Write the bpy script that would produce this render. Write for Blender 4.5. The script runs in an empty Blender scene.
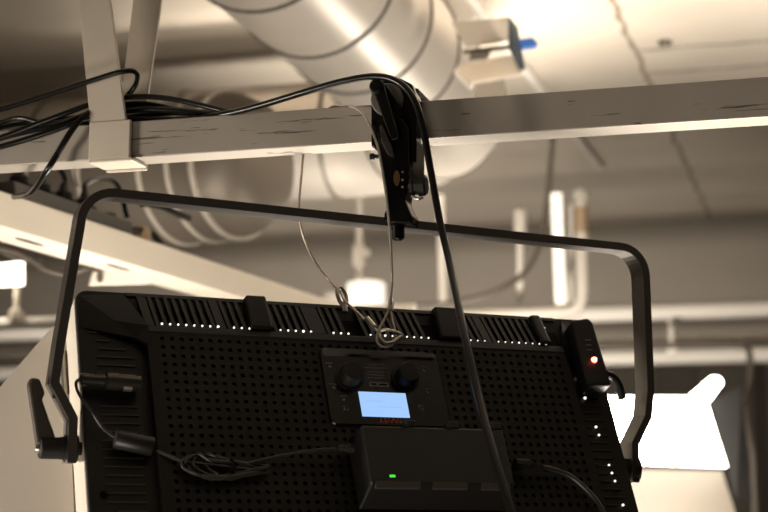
import bpy, bmesh, math, random
from mathutils import Vector as V, Matrix as M
random.seed(7)
C = bpy.context.scene.collection
sc = bpy.context.scene
PI = math.pi

# ------------------------------------------------------------------ camera
F, CX, CY = 1600.0, 384.0, 256.0
YAW, PITCH, EYE = math.radians(15.8), math.radians(9.0), V((0, 0, 1.6))
FWD = V((-math.sin(YAW) * math.cos(PITCH), math.cos(YAW) * math.cos(PITCH), math.sin(PITCH)))
RGT = V((math.cos(YAW), math.sin(YAW), 0))
UPV = RGT.cross(FWD)
cd = bpy.data.cameras.new('camera'); cam = bpy.data.objects.new('camera', cd); C.objects.link(cam)
cam.matrix_world = M.Translation(EYE) @ M((RGT, UPV, -FWD)).transposed().to_4x4()
cd.sensor_width = 36; cd.lens = 36 * F / 768; cd.clip_start = .05; cd.clip_end = 60
cd.dof.use_dof = True; cd.dof.focus_distance = 1.66; cd.dof.aperture_fstop = 6.3
sc.camera = cam

def c2w(v): return RGT * v[0] - UPV * v[1] + FWD * v[2]
def ray(px, py): return c2w(((px - CX) / F, (py - CY) / F, 1.0))
def at(px, py, d): return EYE + ray(px, py) * d
def hit(px, py, P, n):
    r = ray(px, py); return EYE + r * ((P - EYE).dot(n) / r.dot(n))
def at_z(px, py, z): return hit(px, py, V((0, 0, z)), V((0, 0, 1)))
def at_y(px, py, y): return hit(px, py, V((0, y, 0)), V((0, 1, 0)))
def at_x(px, py, x): return hit(px, py, V((x, 0, 0)), V((1, 0, 0)))

# ------------------------------------------------------------------ materials
def mat(name, col, rough=.5, metal=0, noise=0, nscale=20, bump=0, spec=.5, emit=None, estr=0, coat=0):
    m = bpy.data.materials.new(name); m.use_nodes = True
    nt = m.node_tree; b = nt.nodes['Principled BSDF']
    b.inputs['Base Color'].default_value = (*col, 1); b.inputs['Roughness'].default_value = rough
    b.inputs['Metallic'].default_value = metal; b.inputs['Specular IOR Level'].default_value = spec
    b.inputs['Coat Weight'].default_value = coat
    if emit:
        b.inputs['Emission Color'].default_value = (*emit, 1); b.inputs['Emission Strength'].default_value = estr
    if noise or bump:
        tc = nt.nodes.new('ShaderNodeTexCoord'); n = nt.nodes.new('ShaderNodeTexNoise')
        n.inputs['Scale'].default_value = nscale; n.inputs['Detail'].default_value = 6
        nt.links.new(tc.outputs['Object'], n.inputs['Vector'])
        if noise:
            r = nt.nodes.new('ShaderNodeValToRGB')
            r.color_ramp.elements[0].position = .3; r.color_ramp.elements[1].position = .7
            r.color_ramp.elements[0].color = (*[c * (1 - noise) for c in col], 1)
            r.color_ramp.elements[1].color = (*[min(1, c * (1 + noise)) for c in col], 1)
            nt.links.new(n.outputs['Fac'], r.inputs['Fac']); nt.links.new(r.outputs['Color'], b.inputs['Base Color'])
        if bump:
            bp = nt.nodes.new('ShaderNodeBump'); bp.inputs['Strength'].default_value = bump; bp.inputs['Distance'].default_value = .002
            nt.links.new(n.outputs['Fac'], bp.inputs['Height']); nt.links.new(bp.outputs['Normal'], b.inputs['Normal'])
    return m

def math_node(nt, op, a, b=None, c=None):
    n = nt.nodes.new('ShaderNodeMath'); n.operation = op
    for i, v in enumerate((a, b, c)):
        if v is None: continue
        if isinstance(v, (int, float)): n.inputs[i].default_value = v
        else: nt.links.new(v, n.inputs[i])
    return n.outputs[0]

def concrete_mat(name, col, seams_x=(), seams_y=(), seams_y_right=()):
    m = mat(name, col, .85, 0, .05, 3.0, .3, .2)
    nt = m.node_tree; b = nt.nodes['Principled BSDF']
    src = b.inputs['Base Color'].links[0].from_socket
    tc = nt.nodes.new('ShaderNodeTexCoord'); sp = nt.nodes.new('ShaderNodeSeparateXYZ'); nt.links.new(tc.outputs['Object'], sp.inputs[0])
    nz = nt.nodes.new('ShaderNodeTexNoise'); nz.inputs['Scale'].default_value = 7; nz.inputs['Detail'].default_value = 5
    nt.links.new(tc.outputs['Object'], nz.inputs['Vector'])
    n0 = math_node(nt, 'SUBTRACT', nz.outputs['Fac'], .5)
    nz2 = nt.nodes.new('ShaderNodeTexNoise'); nz2.inputs['Scale'].default_value = 14; nz2.inputs['Detail'].default_value = 3
    nt.links.new(tc.outputs['Object'], nz2.inputs['Vector'])
    total = None
    def seam(coord, pos, width, gate=None):
        nonlocal total
        d = math_node(nt, 'ABSOLUTE', math_node(nt, 'SUBTRACT', math_node(nt, 'MULTIPLY_ADD', n0, .05, coord), pos))
        w = math_node(nt, 'MULTIPLY', nz2.outputs['Fac'], width * 2)
        f = math_node(nt, 'LESS_THAN', d, w)
        if gate: f = math_node(nt, 'MULTIPLY', f, gate)
        total = f if total is None else math_node(nt, 'MAXIMUM', total, f)
    for x, w in seams_x: seam(sp.outputs[0], x, w)
    for y, w in seams_y: seam(sp.outputs[1], y, w)
    for y, w, x0 in seams_y_right: seam(sp.outputs[1], y, w, math_node(nt, 'GREATER_THAN', sp.outputs[0], x0))
    if total is not None:
        mx = nt.nodes.new('ShaderNodeMix'); mx.data_type = 'RGBA'
        nt.links.new(math_node(nt, 'MULTIPLY', total, .75), mx.inputs[0])
        nt.links.new(src, mx.inputs[6]); mx.inputs[7].default_value = (.16, .12, .085, 1)
        nt.links.new(mx.outputs[2], b.inputs['Base Color'])
    return m

def scratched_mat(name, col):
    """painted steel with dark scuffs stretched along the bar (object X)"""
    m = mat(name, col, .45, .25, .08, 9, .05)
    nt = m.node_tree; b = nt.nodes['Principled BSDF']; src = b.inputs['Base Color'].links[0].from_socket
    tc = nt.nodes.new('ShaderNodeTexCoord'); mp = nt.nodes.new('ShaderNodeMapping')
    mp.inputs['Scale'].default_value = (16, 30, 420)
    nt.links.new(tc.outputs['Object'], mp.inputs['Vector'])
    n = nt.nodes.new('ShaderNodeTexNoise'); n.inputs['Scale'].default_value = 1; n.inputs['Detail'].default_value = 4
    nt.links.new(mp.outputs[0], n.inputs['Vector'])
    n2 = nt.nodes.new('ShaderNodeTexNoise'); n2.inputs['Scale'].default_value = 5; nt.links.new(tc.outputs['Object'], n2.inputs['Vector'])
    f = math_node(nt, 'MULTIPLY', math_node(nt, 'GREATER_THAN', n.outputs['Fac'], .635), math_node(nt, 'GREATER_THAN', n2.outputs['Fac'], .47))
    mx = nt.nodes.new('ShaderNodeMix'); mx.data_type = 'RGBA'
    nt.links.new(math_node(nt, 'MULTIPLY', f, .75), mx.inputs[0]); nt.links.new(src, mx.inputs[6]); mx.inputs[7].default_value = (.03, .025, .02, 1)
    nt.links.new(mx.outputs[2], b.inputs['Base Color'])
    return m

BLK = mat('black_plastic', (.0075, .0066, .0056), .45, 0, .12, 60, .15, .3)
BLK2 = mat('black_plastic_sheet', (.0065, .0058, .005), .5, 0, .12, 40, .05, .25)
DEEP = mat('deep_black', (.003, .0027, .0025), .8, spec=.1)
GLOSS = mat('glossy_black', (.004, .0036, .0032), .25, spec=.35)
KNOB = mat('black_rubber', (.012, .010, .009), .6, spec=.3)
CABLE = mat('black_cable_jacket', (.005, .0043, .0037), .28, spec=.3)
GREYCABLE = mat('grey_cable_jacket', (.10, .085, .07), .5)
THIN = mat('thin_black_cord', (.026, .022, .018), .4)
YOKE = mat('dark_anodised_bar', (.07, .061, .052), .34, .4, .05, 80)
RIM = mat('cream_front_bezel', (.62, .57, .49), .4)
LEAF = mat('beige_barn_door', (.66, .59, .51), .55, .1, .03, 5)
STEEL = mat('bright_steel', (.62, .58, .52), .28, 1)
DSTEEL = mat('dull_steel', (.40, .37, .32), .42, .9)
WIRE = mat('steel_wire_rope', (.42, .37, .31), .45, .6, .2, 300)
RAIL = scratched_mat('scuffed_grey_rail', (.30, .265, .225))
STRAP = mat('painted_steel_strap', (.50, .44, .365), .45, .25, .05, 15)
STRAP2 = mat('painted_steel_strap_dark', (.36, .315, .26), .5, .25, .05, 15)
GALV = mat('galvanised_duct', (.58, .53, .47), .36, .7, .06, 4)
GALV2 = mat('dark_brown_duct', (.20, .17, .138), .5, .4, .08, 4)  # even brown, set darker than the galvanised duct
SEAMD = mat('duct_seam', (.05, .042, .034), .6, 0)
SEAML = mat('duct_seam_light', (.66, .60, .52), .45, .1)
CREAM = mat('cream_paint', (.72, .65, .55), .45, 0, .03, 6)
WHITE = mat('white_paint', (.82, .78, .72), .45)
PIPEG = mat('grey_white_pipe', (.74, .69, .62), .5)
BRASS = mat('orange_brass', (.50, .37, .24), .4, .2)
BLUE = mat('blue_plastic', (.03, .10, .32), .4)
DARKP = mat('dark_plate', (.10, .085, .07), .5, .3)
PLASTER = concrete_mat('plaster_wall', (.30, .268, .23))
FLOORM = mat('studio_floor', (.13, .115, .10), .7, 0, .1, 2)
CURTAIN = mat('dark_curtain', (.055, .048, .04), .9, spec=.1)
WARM = (1.0, .90, .77)
DIFF = mat('led_diffuser', (.9, .88, .8), .5, emit=(1, .92, .80), estr=5)
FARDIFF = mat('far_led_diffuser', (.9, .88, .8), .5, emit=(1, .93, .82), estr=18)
LAMPW = mat('lamp_glow', (.9, .88, .8), .5, emit=(1, .90, .74), estr=6)
TUBEW = mat('tube_glow', (.9, .88, .8), .5, emit=(1, .90, .76), estr=1.0)
LEAK = mat('led_leak', (.9, .9, .9), .3, emit=(1, .93, .82), estr=1.5)
SCREEN = mat('lcd_backlight', (.05, .08, .1), .3, emit=(.36, .60, 1.0), estr=1.0)
SCREEND = mat('lcd_segments', (.05, .08, .1), .3, emit=(.30, .53, .92), estr=.95)
REDL = mat('red_led', (.8, .1, .05), .3, emit=(1, .10, .05), estr=14)
REDC = mat('red_led_core', (1, .6, .5), .3, emit=(1, .55, .42), estr=8)
GREENL = mat('green_led', (.1, .8, .1), .3, emit=(.10, 1, .08), estr=.8)
PRINT = mat('grey_print', (.16, .145, .13), .6)
PLATE = mat('grey_label', (.22, .20, .18), .5)
ORANGE = mat('red_orange_print', (.45, .06, .03), .5)

# ------------------------------------------------------------------ helpers
def obj(name, bm, m, parent=None, smooth=False, bevel=0, seg=2):
    bmesh.ops.recalc_face_normals(bm, faces=bm.faces[:])
    me = bpy.data.meshes.new(name); bm.to_mesh(me); bm.free(); me.materials.append(m)
    o = bpy.data.objects.new(name, me); C.objects.link(o)
    if parent: o.parent = parent
    if smooth:
        for p in me.polygons: p.use_smooth = True
        me.set_sharp_from_angle(angle=math.radians(40))
    if bevel:
        b = o.modifiers.new('bevel', 'BEVEL'); b.width = bevel; b.segments = seg; b.limit_method = 'ANGLE'
    return o
def tag(o, label=None, cat=None, group=None, kind=None):
    if label: o['label'] = label
    if cat: o['category'] = cat
    if group: o['group'] = group
    if kind: o['kind'] = kind
    return o
def thing(name, label, cat, loc=(0, 0, 0), group=None, mw=None):
    o = bpy.data.objects.new(name, None); C.objects.link(o); o.empty_display_size = .05
    if mw is not None: o.matrix_world = mw
    else: o.location = loc
    return tag(o, label, cat, group)
def rel(P, o): return V(P) - o.location          # world point -> local point of an unrotated thing
def B(): return bmesh.new()
def box(bm, c, s, m=None):
    r = bmesh.ops.create_cube(bm, size=1, matrix=M.Translation(V(c)) @ M.Diagonal((*s, 1)))
    if m is not None: bmesh.ops.transform(bm, matrix=m, verts=r['verts'])
    return bm
def frame_to(d):
    d = V(d).normalized(); a = V((0, 0, 1)) if abs(d.z) < .9 else V((0, 1, 0))
    x = a.cross(d).normalized(); y = d.cross(x); return x, y, d
def smooth_path(pts, n=8):
    pts = [V(p) for p in pts]
    if len(pts) < 3 or n < 2: return pts
    P = [pts[0] * 2 - pts[1]] + pts + [pts[-1] * 2 - pts[-2]]; out = []
    for i in range(1, len(P) - 2):
        a, b, c, d = P[i - 1:i + 3]
        for k in range(n):
            t = k / n
            out.append(.5 * ((2 * b) + (c - a) * t + (2 * a - 5 * b + 4 * c - d) * t * t + (3 * b - a - 3 * c + d) * t ** 3))
    return out + [pts[-1]]
def tube(bm, pts, r, seg=10, n=8, radii=None):
    """sweep a circle along a smoothed path"""
    P = smooth_path(pts, n); rings = []; prev = None
    for i, p in enumerate(P):
        d = (P[min(i + 1, len(P) - 1)] - P[max(i - 1, 0)]).normalized()
        if prev is None: x, y, _ = frame_to(d)
        else:
            x = prev - d * prev.dot(d)
            x = x.normalized() if x.length > 1e-6 else frame_to(d)[0]
            y = d.cross(x)
        prev = x
        rr = radii[i] if radii else r
        rings.append([bm.verts.new(p + (x * math.cos(2 * PI * k / seg) + y * math.sin(2 * PI * k / seg)) * rr) for k in range(seg)])
    for a, b in zip(rings, rings[1:]):
        for k in range(seg): bm.faces.new((a[k], a[(k + 1) % seg], b[(k + 1) % seg], b[k]))
    bm.faces.new(rings[0][::-1]); bm.faces.new(rings[-1]); return bm
def lathe(bm, P, d, prof, seg=20, x=None):
    """revolve [(distance along d, radius)]"""
    X, Y, D = frame_to(d); P = V(P); rings = []
    for t, r in prof:
        rings.append([bm.verts.new(P + D * t + (X * math.cos(2 * PI * k / seg) + Y * math.sin(2 * PI * k / seg)) * max(r, 1e-5)) for k in range(seg)])
    for a, b in zip(rings, rings[1:]):
        for k in range(seg): bm.faces.new((a[k], a[(k + 1) % seg], b[(k + 1) % seg], b[k]))
    bm.faces.new(rings[0][::-1]); bm.faces.new(rings[-1]); return bm
def prism(bm, pts, off):
    """extrude a polygon by the vector off"""
    off = V(off); a = [bm.verts.new(V(p)) for p in pts]; b = [bm.verts.new(V(p) + off) for p in pts]; n = len(a)
    bm.faces.new(a[::-1]); bm.faces.new(b)
    for i in range(n): bm.faces.new((a[i], a[(i + 1) % n], b[(i + 1) % n], b[i]))
    return bm
def hexa(bm, bot, top):
    """loft two polygons with equal counts"""
    a = [bm.verts.new(V(p)) for p in bot]; b = [bm.verts.new(V(p)) for p in top]; n = len(a)
    bm.faces.new(a[::-1]); bm.faces.new(b)
    for i in range(n): bm.faces.new((a[i], a[(i + 1) % n], b[(i + 1) % n], b[i]))
    return bm
def torus(bm, c, nrm, R, r, seg=24, k=8, sx=1, sy=1, xdir=None):
    X, Y, D = frame_to(nrm)
    if xdir is not None: X = V(xdir).normalized(); Y = D.cross(X)
    c = V(c); rings = []
    for i in range(seg):
        a = 2 * PI * i / seg; p = c + X * (R * sx * math.cos(a)) + Y * (R * sy * math.sin(a)); o = (X * math.cos(a) + Y * math.sin(a)).normalized()
        rings.append([bm.verts.new(p + (o * math.cos(2 * PI * j / k) + D * math.sin(2 * PI * j / k)) * r) for j in range(k)])
    for i in range(seg):
        a, b = rings[i], rings[(i + 1) % seg]
        for j in range(k): bm.faces.new((a[j], a[(j + 1) % k], b[(j + 1) % k], b[j]))
    return bm
def rrect(x0, y0, x1, y1, r, z, n=4):
    out = []
    for cx, cy, a0 in ((x1 - r, y1 - r, 0), (x0 + r, y1 - r, 90), (x0 + r, y0 + r, 180), (x1 - r, y0 + r, 270)):
        for k in range(n + 1):
            a = math.radians(a0 + 90 * k / n); out.append(V((cx + r * math.cos(a), cy + r * math.sin(a), z)))
    return out
def text_mesh(name, s, size, m, parent, loc, rot=PI, align='CENTER', bold=0):
    cu = bpy.data.curves.new(name, 'FONT'); cu.body = s; cu.size = size; cu.align_x = align; cu.align_y = 'CENTER'; cu.extrude = .0002; cu.offset = bold
    t = bpy.data.objects.new(name, cu); C.objects.link(t); bpy.context.view_layer.update()
    me = bpy.data.meshes.new_from_object(t.evaluated_get(bpy.context.evaluated_depsgraph_get()))
    bpy.data.objects.remove(t); me.materials.clear(); me.materials.append(m)
    o = bpy.data.objects.new(name, me); C.objects.link(o); o.parent = parent; o.location = loc; o.rotation_euler = (0, 0, rot); return o

# ------------------------------------------------------------------ room shell
H = 3.0                                           # ceiling height
FAR = 7.8
cx0 = at_z(630, 40, H).x
ys1 = at_z(712, 45, H).y; ys2 = at_z(700, 70, H).y; ysf = at_z(540, 155, H).y
CEIL = concrete_mat('concrete_ceiling', (.60, .535, .455), [(cx0, .008)], [], [(ys1, .010, cx0), (ys2, .009, cx0)])
def struct(name, c, s, m):
    o = obj(name, box(B(), (0, 0, 0), s), m); o.location = c; o['kind'] = 'structure'; return o
LX, RX, NY = -5.0, 5.0, -2.2
struct('floor', (0, 2.8, -.05), (10.4, 10.4, .1), FLOORM)
o = obj('ceiling', box(B(), (0, 2.8, H + .06), (10.4, 10.4, .12)), CEIL); o['kind'] = 'structure'
struct('wall_far', (0, FAR + .1, H / 2), (10.4, .2, H), PLASTER)
struct('wall_near', (0, NY - .1, H / 2), (10.4, .2, H), PLASTER)
struct('wall_left', (LX - .1, 2.8, H / 2), (.2, 10, H), PLASTER)
struct('wall_right', (RX + .1, 2.8, H / 2), (.2, 10, H), PLASTER)
# shallow concrete downstand across the ceiling, upper left
p0 = at_z(20, 27, H - .05)
o = obj('trim_1', box(B(), (-2.9, p0.y - .45, H - .025), (4.2, .9, .05)), CEIL); o['kind'] = 'structure'

# ------------------------------------------------------------------ the LED panel light
ex = c2w(V((3973, 291, 1600)).normalized())
up = c2w(V((-524, -2454, 1600)).normalized()); up = (up - ex * up.dot(ex)).normalized()
nn = ex.cross(up)                                 # out of the back, towards the viewer
O = at(75, 290, 1.60)
ORG = O + ex * .295 - up * .175
MW = M((ex, up, nn)).transposed().to_4x4(); MW.translation = ORG
def mm(x, y, z=0): return V((x / 1000 - .295, y / 1000 + .175, z / 1000))
def pl(px, py, z=0):
    """pixel -> local point on the plane z (mm) of the panel's back"""
    P = hit(px, py, ORG + nn * z / 1000, nn) - ORG
    return V((P.dot(ex), P.dot(up), z / 1000))
LP = thing('led_panel_light', 'big black studio light panel seen from behind, hanging by its yoke from the rail', 'studio light', mw=MW)

W0, W1, YB = 3, 592, -362
RZ = -12                                          # rim plane
# main shell: rim body with rounded corners
bm = B(); hexa(bm, [p for p in rrect(mm(W0, 0).x, mm(0, YB).y, mm(W1, 0).x, mm(0, 9).y, .012, -.050)],
               [p for p in rrect(mm(W0, 0).x, mm(0, YB).y, mm(W1, 0).x, mm(0, 9).y, .012, RZ / 1000)])
obj('housing', bm, BLK, LP, bevel=.0015)
# cream bezel around the front
bm = B(); hexa(bm, rrect(mm(W0 - 1, 0).x, mm(0, YB - 2).y, mm(W1 + 1, 0).x, mm(0, 8).y, .012, -.072),
               rrect(mm(W0 - 1, 0).x, mm(0, YB - 2).y, mm(W1 + 1, 0).x, mm(0, 8).y, .012, -.0175))
tag(obj('front_bezel', bm, RIM, LP, bevel=.001), 'cream front bezel along the edge of the light')
bm = B(); box(bm, mm(296, -176, -73.5), (.56, .33, .002)); obj('front_diffuser', bm, DIFF, LP)

# perforated back plate: real square recesses in a 10 mm grid
bm = B(); PX0, PX1, PY0, PY1 = 70, 545, -44, -358
nx, ny = 46, 31; gx0, gy0 = 80, -47; pit = 9.95
xs = [PX0, gx0] + [gx0 + pit * i for i in range(1, nx + 1)] + [PX1]
vc = {}
def vert(x, y, z):
    k = (round(x, 2), round(y, 2), round(z, 2))
    if k not in vc: vc[k] = bm.verts.new(mm(x, y, z))
    return vc[k]
solid = lambda cx, cy: (262 < cx < 372 and -134 < cy < -64) or (296 < cx < 440 and cy < -155 and cy > -200)
for j in range(ny):
    for i in range(nx):
        x0, y0 = gx0 + pit * i, gy0 - pit * j; x1, y1 = x0 + pit, y0 - pit; cx, cy = (x0 + x1) / 2, (y0 + y1) / 2
        c4 = [vert(x0, y0, 0), vert(x0, y1, 0), vert(x1, y1, 0), vert(x1, y0, 0)]
        if solid(cx, cy): bm.faces.new(c4); continue
        hx, hy = 2.1, 2.0
        a = [bm.verts.new(mm(cx + dx * hx, cy + dy * hy, 0)) for dx, dy in ((-1, 1), (-1, -1), (1, -1), (1, 1))]
        b = [bm.verts.new(mm(cx + dx * hx, cy + dy * hy, -4)) for dx, dy in ((-1, 1), (-1, -1), (1, -1), (1, 1))]
        for k in range(4):
            q = (k + 1) % 4
            bm.faces.new((c4[k], c4[q], a[q], a[k])); bm.faces.new((a[k], a[q], b[q], b[k]))
        bm.faces.new(b)
gx1, gy1 = gx0 + pit * nx, gy0 - pit * ny
for x0, y0, x1, y1 in ((PX0, PY0, gx0, PY1), (gx1, PY0, PX1, PY1), (gx0, PY0, gx1, gy0)):
    bm.faces.new([bm.verts.new(mm(*q)) for q in ((x0, y0), (x0, y1), (x1, y1), (x1, y0))])
bm.faces.new([bm.verts.new(mm(*q)) for q in ((gx0, gy1), (gx0, PY1), (gx1, PY1), (gx1, gy1))])
for (x0, y0), (x1, y1) in (((PX0, PY0), (PX0, PY1)), ((PX1, PY1), (PX1, PY0)), ((PX0, PY1), (PX1, PY1)), ((PX1, PY0), (PX0, PY0))):
    bm.faces.new([bm.verts.new(mm(*q)) for q in ((x0, y0, 0), (x1, y1, 0), (x1, y1, RZ), (x0, y0, RZ))])
tag(obj('perforated_back_plate', bm, BLK2, LP), 'black back plate perforated with a grid of small square holes')

# corner facets from the rim up to the back plate
for s in (0, 1):
    X = (lambda x: x) if not s else (lambda x: 592 - x * .68)
    bm = B()
    v = [bm.verts.new(mm(X(x), y, z)) for x, y, z in ((6, 2, RZ + .5), (52, 5, RZ + 1.5), (72, -38, 1), (72, -60, 1), (60, -50, -4), (4, -36, RZ + .5), (40, -30, -6))]
    for f in ((0, 6, 1), (1, 6, 2), (2, 6, 4), (2, 4, 3), (4, 6, 5), (5, 6, 0)): bm.faces.new([v[i] for i in f])
    bm2 = bmesh.ops.extrude_face_region(bm, geom=bm.faces[:]); bmesh.ops.translate(bm, vec=(0, 0, -.006), verts=[g for g in bm2['geom'] if isinstance(g, bmesh.types.BMVert)])
    obj('corner_facet', bm, BLK, LP)
    bm = B(); lathe(bm, mm(X(15), -6, RZ), (0, 0, 1), [(0, .0055), (.0012, .0055), (.0012, .0035), (.0004, .0033)], 14); obj('corner_screw', bm, DEEP, LP)

# cooling fin band along the top edge: sloping base and ribs
def fz(y): return -1 + (y + 40) / 46 * (RZ + 1)     # slope of the band
bm = B(); pts = [mm(x, y, z) for x, y, z in ((54, 6, fz(6) - 4), (54, -43, fz(-43) - 4), (545, -43, fz(-43) - 4), (545, 6, fz(6) - 4))]
prism(bm, pts, (0, 0, -.004)); obj('vent_base', bm, DEEP, LP)
skip = [(178, 208), (381, 412), (290, 306)]
gaps = [(62, 76), (142, 152), (250, 264), (352, 358), (446, 456)]
bm = B(); x = 74; LEAKS = []
k = 0
while x < 520:
    if not any(a < x < b for a, b in skip):
        w = 2.0 if not any(a < x < b for a, b in gaps) else 4.5
        sl = -5                                    # fins lean a little
        hexa(bm, [mm(x + sl - w, 7, fz(7) - 6), mm(x - w, -36, fz(-36) - 6), mm(x + w, -36, fz(-36) - 6), mm(x + sl + w, 7, fz(7) - 6)],
             [mm(x + sl - w, 7, fz(7) + 1), mm(x - w, -36, fz(-36) + 1), mm(x + w, -36, fz(-36) + 1), mm(x + sl + w, 7, fz(7) + 1)])
        if w < 3 and x > 78: LEAKS.append(x)
    x += 8.4; k += 1
obj('cooling_fins', bm, BLK, LP)
bm = B()
for a, b in ((54, 290), (306, 548)):
    hexa(bm, [mm(a, 9, fz(9) - 8), mm(a, 3, fz(3) - 8), mm(b, 3, fz(3) - 8), mm(b, 9, fz(9) - 8)], [mm(a, 9, fz(9) + 1.2), mm(a, 3, fz(3) + 1.2), mm(b, 3, fz(3) + 1.2), mm(b, 9, fz(9) + 1.2)])
hexa(bm, [mm(70, -35, -8), mm(70, -47, -8), mm(545, -47, -8), mm(545, -35, -8)], [mm(70, -36, fz(-36) + 1), mm(70, -45, .8), mm(545, -45, .8), mm(545, -36, fz(-36) + 1)])
obj('vent_edge', bm, BLK, LP, bevel=.001)
for a, b in [tuple((pl(q, y, 0).x + .295) * 1000 for q in pr) for pr, y in (((247, 271), 312), ((438, 464), 328))]:              # raised mounting blocks standing over the fins
    bm = B(); hexa(bm, [mm(a, 9, -20), mm(a, -36, -10), mm(b, -36, -10), mm(b, 9, -20)], [mm(a + 2, 8, -1), mm(a + 1, -34, 3), mm(b - 1, -34, 3), mm(b - 3, 8, -1)])
    obj('mounting_block', bm, BLK, LP, bevel=.002)
bm = B(); hexa(bm, [mm(514, 9, -22), mm(516, -34, -10), mm(530, -34, -10), mm(529, 9, -22)], [mm(515, 8, -5), mm(517, -34, 3), mm(529, -34, 3), mm(527, 8, -5)])
obj('band_end_cap', bm, BLK, LP, bevel=.003)
# LED light leaking out at the foot of the slots and through vent holes
bm = B()
for i, x in enumerate(LEAKS):
    r = .0010 if (i % 7) else .0013
    if 214 < x < 290 or 84 < x < 183: r *= 1.15
    if x > 420: r *= .85
    bmesh.ops.create_uvsphere(bm, u_segments=8, v_segments=6, radius=r, matrix=M.Translation(mm(x + 4.2, -33.5, fz(-33) + 1.0)))
for px, py, r in ((578, 377, .0017), (585, 398, .0017), (596, 427, .0015), (599, 435, .0014), (609, 465, .0013), (612, 473, .0014), (615, 481, .0013), (623, 505, .0015), (245, 337, .0008), (253, 337, .0009), (544, 328, .0013)):
    p = pl(px, py, -10); bmesh.ops.create_uvsphere(bm, u_segments=8, v_segments=6, radius=r, matrix=M.Translation(p))
tag(obj('light_leaks', bm, LEAK, LP), 'white pinpoints of light leaking through the vents', kind='stuff')

# side wings with vent slots
bm = B()
for j in range(33):
    y = -42 - j * 9.3
    a, b = (20, 58)
    if j == 0: a, b = 14, 22
    elif j == 1: a, b = 20, 34
    elif j == 2: a, b = 22, 50
    elif j > 20: a, b = (30, 58) if j % 4 != 3 else (10, 58)
    if -118 < y < -90: continue
    box(bm, mm((a + b) / 2, y, RZ + .3), ((b - a) / 1000, .0012, .0022))
obj('vent_slots', bm, mat('slot_edge', (.022, .019, .016), .4), LP)
bm = B()
for j in range(28):
    y = -95 - j * 9.3; box(bm, mm(566, y, RZ + .3), (.024, .0012, .0022))
obj('vent_slots', bm, bpy.data.materials['slot_edge'], LP)
bm = B(); lathe(bm, pl(104, 495, RZ), (0, 0, 1), [(0, .0042), (.0008, .0042), (.0008, .003), (.0002, .003)], 14); obj('wing_screw', bm, DEEP, LP)

# control panel (printed upside down because the light hangs upside down)
c0, c1, cyt, cyb = 250, 384, -54, -146
bm = B(); hexa(bm, rrect(mm(c0, 0).x, mm(0, cyb).y, mm(c1, 0).x, mm(0, cyt).y, .008, .0002), rrect(mm(c0 + 1, 0).x, mm(0, cyb + 1).y, mm(c1 - 1, 0).x, mm(0, cyt - 1).y, .008, .003))
CP = obj('control_panel', bm, GLOSS, LP, bevel=.0005)
bm = B(); hexa(bm, rrect(mm(c0 + 3, 0).x, mm(0, cyt - 11).y, mm(c1 - 3, 0).x, mm(0, cyt - 2).y, .004, .003), rrect(mm(c0 + 7, 0).x, mm(0, cyt - 9).y, mm(c1 - 7, 0).x, mm(0, cyt - 4).y, .002, .006))
obj('top_lip', bm, mat('lip_plastic', (.08, .068, .056), .45), CP)
q = [pl(358, 392, 3.4), pl(363, 417, 3.4), pl(411, 417, 3.4), pl(404, 393, 3.4)]
x0 = (q[0].x + q[1].x) / 2; x1 = (q[2].x + q[3].x) / 2; y1 = (q[0].y + q[3].y) / 2; y0 = (q[1].y + q[2].y) / 2
bm = B(); box(bm, ((x0 + x1) / 2, (y0 + y1) / 2, .0032), (x1 - x0, y1 - y0, .0012)); SCR = tag(obj('display_screen', bm, SCREEN, CP), 'glowing pale blue display screen')
bm = B()
for (fx, fy, w) in ((.3, .62, .36), (.62, .40, .5)): box(bm, (x0 + (x1 - x0) * fx, y0 + (y1 - y0) * fy, .0039), ((x1 - x0) * w, .0008, .0002))
obj('screen_lines', bm, SCREEND, SCR)
for px, py in ((352, 373), (408, 374)):
    p = pl(px, py, 12); p.z = .003
    bm = B(); lathe(bm, p, (0, 0, 1), [(0, .0155), (.0015, .0155), (.002, .0125), (.013, .0118), (.0145, .0105), (.0146, 0)], 28); obj('control_knob', bm, KNOB, CP, smooth=True)
p = pl(379, 384.5, 3.3)
bm = B(); box(bm, p, (.0215, .0052, .0006)); PLT = obj('label_plate', bm, PLATE, CP)
bm = B()
for dx, w in ((-.006, .006), (.0045, .009)): box(bm, p + V((dx, 0, .0004)), (w, .002, .0002))
obj('plate_print', bm, DEEP, PLT)
bm = B()                                           # tiny illegible print block and icons
for px, py, w in ((376, 364.5, 17), (376, 368, 26), (376, 372, 19), (376, 375, 18), (376, 378, 19)): box(bm, pl(px, py, 3.2), (w / 1000, .0011, .0003))
obj('small_print', bm, PRINT, CP)
for px, py in ((329, 363), (333, 384), (423, 367), (427, 389), (343, 396)):
    bm = B(); box(bm, pl(px, py, 3.2), (.008, .0009, .0003)); box(bm, pl(px + .8, py + 3.4, 3.2), (.0028, .0028, .0003)); obj('printed_icon', bm, PRINT, CP)
text_mesh('brand_lettering', 'SWIT', .0080, ORANGE, CP, pl(389.5, 420, 3.2), bold=.0002).scale = (1.35, 1, 1)
text_mesh('ce_mark', 'CE', .0062, PRINT, CP, pl(346, 408, 3.2))
text_mesh('ukca_mark', 'UK\nCA', .0042, PRINT, CP, pl(421, 408, 3.2))

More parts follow.
